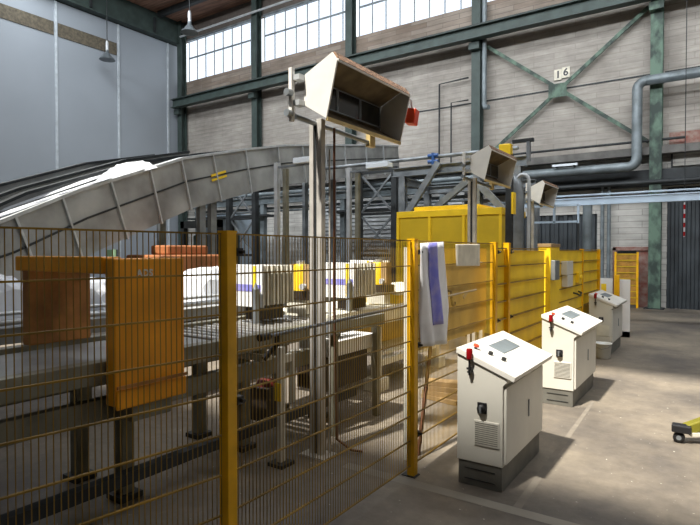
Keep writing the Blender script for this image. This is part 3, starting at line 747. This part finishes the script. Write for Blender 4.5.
t = thing('gear_motor',(-4.05,4.2,0),'dark gear motor box with dull red top under the conveyor','gear motor')
MB().box(-.16,.14,0,.3,0,.36).build('motor_box',M['darkbox'],t,.01)
MB().lathe((0,.15,.36),[(.11,0),(.1,.05),(.05,.07)],14).build('red_top',mat('dull_red',S(110,34,28),.5),t)
t = thing('green_grey_stand',(-3.05,3.45,0),'grey green machine stand between the mast and gear motor','stand')
MB().box(-.025,.025,-.03,.03,.03,1.0).box(-.02,.02,.12,.17,.5,.95).box(-.02,.02,.03,.12,.86,.93).build('stand_column',M['frame'],t,.004)
MB().box(-.08,.08,-.08,.08,0,.03).build('stand_foot',M['dark'],t)
MB().box(-.03,.03,-.045,-.03,.55,.7).build('yellow_plate',M['yellow'],t)
# pallet stack of boards right of post, low
t = thing('timber_stack',(-2.75,6.0,0),'low stack of pale timber offcuts on the floor behind the fence','timber stack')
for k in range(4):
    MB().cbox((0,.1+.02*k,.03+k*.055),(.5,.28-.03*k,.05),rz=.15*k-.2).build('timber_board',M['wood'],t)

# yellow housing
t = thing('yellow_machine_housing',(-4.93,11,0),'large yellow guarded machine housing in the middle of the hall','machine housing')
MB().box(-1.2,1.2,0,.02,.1,2.6).build('front_guard',M['meshyellow'],t)
MB().box(1.18,1.2,0.02,1.6,.1,2.6).build('side_guard',M['meshyellow'],t)
MB().box(-1.2,-1.18,0.02,1.6,.1,2.6).box(-1.18,1.18,1.58,1.6,.1,2.6).build('rear_guard',M['meshyellow'],t)
b=MB().box(-1.23,1.23,-.03,1.63,2.58,2.72); b.build('top_rim',M['yellow'],t,.006)
MB().box(-.95,.6,.3,1.3,2.72,2.84).build('top_hatch',M['yellow'],t,.006)
b=MB()
for x in (-1.2,-.4,.4,1.2): b.box(x-.03,x+.03,-.035,0,0,2.58)
b.build('guard_uprights',M['yellow'],t)
# support frame above it
t = thing('steel_support_frame',(-6,13,0),'grey steel frame with slanting braces above the yellow housing','steel frame')
b=MB().ibeam((-1.4,0,3.95),(2.2,0,3.95),.2,.24,.02); b.build('top_beam',M['galv'],t)
for x in (-1.1,1.0,2.0):
    MB().ibeam((x,0,0),(x,0,3.83),.18,.18,.02).build('column',M['galv'],t)
MB().bar((-.95,-.12,2.75),(.0,-.12,4.1),.12,.16).build('brace',M['galv'],t)
MB().bar((-.4,.1,2.8),(.7,.1,3.6),.12,.16).build('brace',M['galv'],t)
MB().bar((1.0,-.1,3.55),(1.9,-.1,2.6),.12,.16).build('brace',M['galv'],t)
MB().ibeam((-1.1,1.5,3.6),(2.0,1.5,3.6),.2,.2,.02).ibeam((-1.1,0,3.7),(-1.1,3,3.7),.18,.2,.02).build('rear_beam',M['galv'],t)
for x in (-1.1,2.0): MB().ibeam((x,1.5,0),(x,1.5,3.5),.18,.18,.02).build('column',M['galv'],t)
t = thing('blue_valve',(-6.19,12.95,4.07),'small blue valve sitting on the steel frame near the second hood','valve')
MB().lathe((0,0,0),[(.05,0),(.05,.3)],10).build('valve_body',M['bluepaint'],t)
for z in (.08,.24): MB().tube([(-.14,0,z),(.14,0,z)],.05,8).build('valve_flange',M['bluepaint'],t)
prun('support_pipe', [(-10.2,13,4.28),(-4.0,13,4.28)], .05, M['galv'], 'slim grey pipe on top of the steel frame beside the blue valve')
t = thing('exhaust_duct',(-3.33,10.75,0),'grey round exhaust duct with bend behind the second lamp hood','duct')
MB().tube([(0,0,0),(0,0,2.9),(-.03,0,3.1),(-.12,0,3.22),(-.3,0,3.28)],.15,16).build('duct_tube',M['galv'],t)
MB().tube([(.24,0,.0),(.24,0,3.2)]+[(.24-.12*(1-math.cos(a)),0,3.2+.12*math.sin(a)) for a in (.5,1,1.5,2,2.6)],.035,8).build('bent_pipe',M['galvl'],t)
t = thing('yellow_hoist',(-3.3,10,0),'yellow hoist motor on a dark post behind the second lamp hood','hoist')
MB().box(-.12,.1,-.06,.1,3.4,3.8).build('hoist_body',M['yellow'],t,.02)
MB().box(.12,.5,-.02,.06,3.8,3.86).build('hoist_arm',M['dark'],t)
MB().box(.38,.44,-.02,.06,3.45,3.8).build('hoist_hanger',M['galv'],t)
MB().box(.0,.12,-.02,.08,0,3.6).build('hoist_post',M['dark'],t)
MB().box(.12,.16,-.05,.1,2.5,2.9).build('yellow_box',M['yellow'],t)

# support posts with light fittings
for (x,y,h,lab) in ((-8.05,9,3.75,'galvanised post under the conveyor with white light fitting, left of the mast'),(-7.5,11,3.85,'galvanised post with white light fitting, right of the mast')):
    t = thing('lighting_post',(x,y,0),lab,'post','galvanised lighting posts')
    MB().box(-.05,.05,-.05,.05,.01,h).build('post',M['galvl'],t,.004)
    MB().box(.2,.3,-.05,.05,.01,h-.15).build('second_post',M['rail'],t,.004)
    MB().box(-.1,.4,-.1,.1,0,.012).build('base_plate',M['dark'],t)
    MB().box(.0,1.2,-.03,.03,h-.12,h-.08).build('arm',M['galv'],t)
    MB().box(.55,1.15,-.12,.12,h-.08,h+.04).build('light_fitting',M['tube'],t,.01)
# dark lattice tower
for i,(x,lab) in enumerate(((-14.2,'dark steel lattice frame left of the first lighting post'),(-8.85,'dark steel lattice frame right of the tall mast'))):
    y = 14 if i==0 else 14.5
    t = thing('lattice_frame',(x,y,0),lab,'lattice frame','dark lattice frames')
    for dx in (-.65,.65): MB().box(dx-.09,dx+.09,-.09,.09,0,4.4).build('upright',M['dark'],t)
    b=MB()
    for k in range(3):
        z=.4+k*1.3; b.bar((-.6,0,z),(.6,0,z+1.25),.04,.06); b.bar((.6,.02,z),(-.6,.02,z+1.25),.04,.06)
    b.build('diagonal_bars',M['galv'],t)
    for k in range(4): MB().box(-.6,.6,-.03,.03,.35+k*1.3,.43+k*1.3).build('cross_bar',M['dark'],t)
# gantry walkway beam & pipes under conveyor
t = thing('pipe_gantry',(-12,16.5,0),'dark pipe gantry crossing behind the mast before the back wall','gantry')
MB().ibeam((-8,0,3.9),(5.5,0,3.9),.25,.3,.03).build('gantry_beam',M['pipe'],t)
for z,r_ in ((4.2,.08),(3.6,.06),(3.48,.04)): MB().tube([(-8,.25,z),(5.5,.25,z)],r_,8).build('pipe',M['pipe'],t)
for x in (-7.5,-3.5,.5,4.5): MB().box(x-.1,x+.1,-.1,.1,0,3.75).build('gantry_post',M['pipe'],t)
MB().box(-7.9,-3,-.35,.45,3.25,3.32).build('walk_grating',M['dark'],t)
MB().box(0,4.5,-.35,.45,3.25,3.32).build('walk_grating',M['dark'],t)
# louvre rack and blinds at wall
t = thing('louvre_panel',(-12.2,19.3,0),'pale slatted panel on the lower back wall behind the mast','panel')
b=MB()
for k in range(12): b.box(-2.6,4.2,-.06,0,1.9+k*.17,2.0+k*.17)
b.build('slats',M['galvl'],t)
MB().box(-2.65,4.25,0,.1,0,4.05).build('panel_back',M['galvd'],t)
t = thing('white_cabinet_block',(-18.8,17,0),'pale grey tall cabinet under the conveyor at left','cabinet')
MB().box(-1.15,1.15,0,1,0,3.5).build('cabinet_body',M['bluegrey'],t,.02)
MB().box(1.0,1.08,-.05,0,2.3,3.5).build('edge_frame',M['dark'],t)
t = thing('orange_machine',(-8.2,5.8,0),'rusty orange machine body behind the orange portal','machine')
MB().box(-.6,.4,0,1.6,.6,1.75).box(-.3,.2,.3,1.2,1.75,1.92).build('machine_body',M['brass'],t,.03)
MB().box(-.5,.3,.1,1.5,0,.6).build('machine_base',M['darkbox'],t)
MB().box(-.35,.25,1.6,2.6,.0,1.4).build('gearbox',M['darkbox'],t,.04)
t = thing('escape_sign',(-8.3,5.2,0),'small pale green lit sign on a dark post behind the orange portal','sign')
MB().box(-.04,.04,.02,.1,0,1.84).build('sign_post',M['dark'],t)
MB().box(-.08,.12,-.02,.02,1.7,1.84).build('sign_face',M['lit_green'],t)
t = thing('dark_machine_rack',(-12.0,10.5,0),'dark machine rack under the climbing conveyor','rack')
MB().box(-1.2,-1.05,0,.15,0,2.7).box(.3,.45,0,.15,0,2.7).box(-1.2,.45,0,.15,2.5,2.7).build('rack_frame',M['dark'],t)
MB().box(-1.0,.25,.3,1.0,0,2.3).build('rack_cabinet',M['green'],t,.02)
# pallet truck tip
t = thing('stacker_leg',(-.30,5.98,0),'olive yellow truck leg with black caster poking in at right','truck leg')
a=Vector((.05,.05,.12)); b_=Vector((1.3,.55,.19))
k_=Vector((.35,.16,.27)); MB().bar(a,k_,.11,.09).bar(k_-Vector((.03,.01,.0)),b_+Vector((0,0,.12)),.11,.1).build('leg_beam',M['olive'],t,.01)
MB().bar(a+Vector((.02,0,-.03)),b_+Vector((0,0,-.02)),.13,.03).build('pale_edge',M['frame'],t)
MB().box(-.06,.1,-.05,.06,.1,.17).build('caster_fork',M['black'],t,.01)
MB().lathe((-.0,-.03,.05),[(.02,-.001),(.05,0),(.05,.05),(.02,.051)],16,'Y').build('caster_wheel',M['black'],t)
MB().lathe((0,-.034,.05),[(.022,0),(.022,.058)],10,'Y').build('wheel_hub',M['galv'],t)
MB().box(1.15,1.3,.4,.65,0,.3).build('rear_foot',M['olive'],t)
# floor lines
tag(MB().poly([(-2.6,3.70,.002),(9,3.60,.002),(9,3.71,.002),(-2.6,3.81,.002)],[(0,1,2,3)]).build('floor_joint', mat('pale_joint_filler',S(150,143,130),.8,var=.12,scale=2)),'pale joint line crossing the floor before the nearest cabinet','floor joint')
tag(MB().poly([(-1.19,3.8,.002),(-1.13,3.8,.002),(-1.22,7.0,.002),(-1.26,7.0,.002)],[(0,1,2,3)]).build('floor_line', mat('faint_line_filler',S(128,120,108),.8,var=.1,scale=9)),'narrow pale line on the floor running past the nearest cabinet','floor line')

# ------------------------------------------------------------------ light
w = bpy.data.worlds.new('World'); scn.world = w; w.use_nodes = True
bg = w.node_tree.nodes['Background']; bg.inputs[0].default_value = (.88,.94,1,1); bg.inputs[1].default_value = 1.5
s = bpy.data.lights.new('sun','SUN'); s.energy = 9; s.angle = math.radians(2.2); s.color = (1,.95,.86)
so = bpy.data.objects.new('sun', s); COL.objects.link(so)
so.rotation_euler = Vector((.1,.5,-.9)).to_track_quat('-Z','Y').to_euler(); so.location=(0,-10,25)

struct(MB().box(-24,12,10.2,13.2,CZ-.04,CZ-.01).build('window_6', M['tube']))  # unseen panel added above the roof fill light, no real window there
a = bpy.data.lights.new('added_front_fill','AREA'); a.shape='RECTANGLE'; a.size=30; a.size_y=1.2; a.energy=1500; a.color=(.92,.96,1); a.spread=math.radians(115)  # added fill light without a real source, brightens camera-facing sides and walls
ao = bpy.data.objects.new('added_front_fill', a); COL.objects.link(ao); ao.location=(-6,1.7,13.6); ao.rotation_euler=(math.radians(70),0,0)
a = bpy.data.lights.new('added_roof_fill','AREA'); a.shape='RECTANGLE'; a.size=36; a.size_y=3; a.energy=3900; a.color=(.92,.96,1)  # added fill light under the roof, lifts the back and left walls
ao = bpy.data.objects.new('added_roof_fill', a); COL.objects.link(ao); ao.location=(-6,11.7,CZ-.08); ao.rotation_euler=(math.radians(18),0,0)
# ------------------------------------------------------------------ camera
cd = bpy.data.cameras.new('camera'); cam = bpy.data.objects.new('camera', cd); COL.objects.link(cam)
cd.sensor_width = 36; cd.lens = 544/700*36; cd.clip_start=.05; cd.clip_end=200
cam.location = (0,0,1.8)
cam.rotation_euler = (PI/2-math.atan(10.5/544), 0, math.radians(34.2))
scn.camera = cam
scn.view_settings.view_transform = 'Standard'; scn.view_settings.look = 'None'; scn.view_settings.gamma = 1
scn.view_settings.use_curve_mapping = False
scn.view_settings.exposure = 0.1
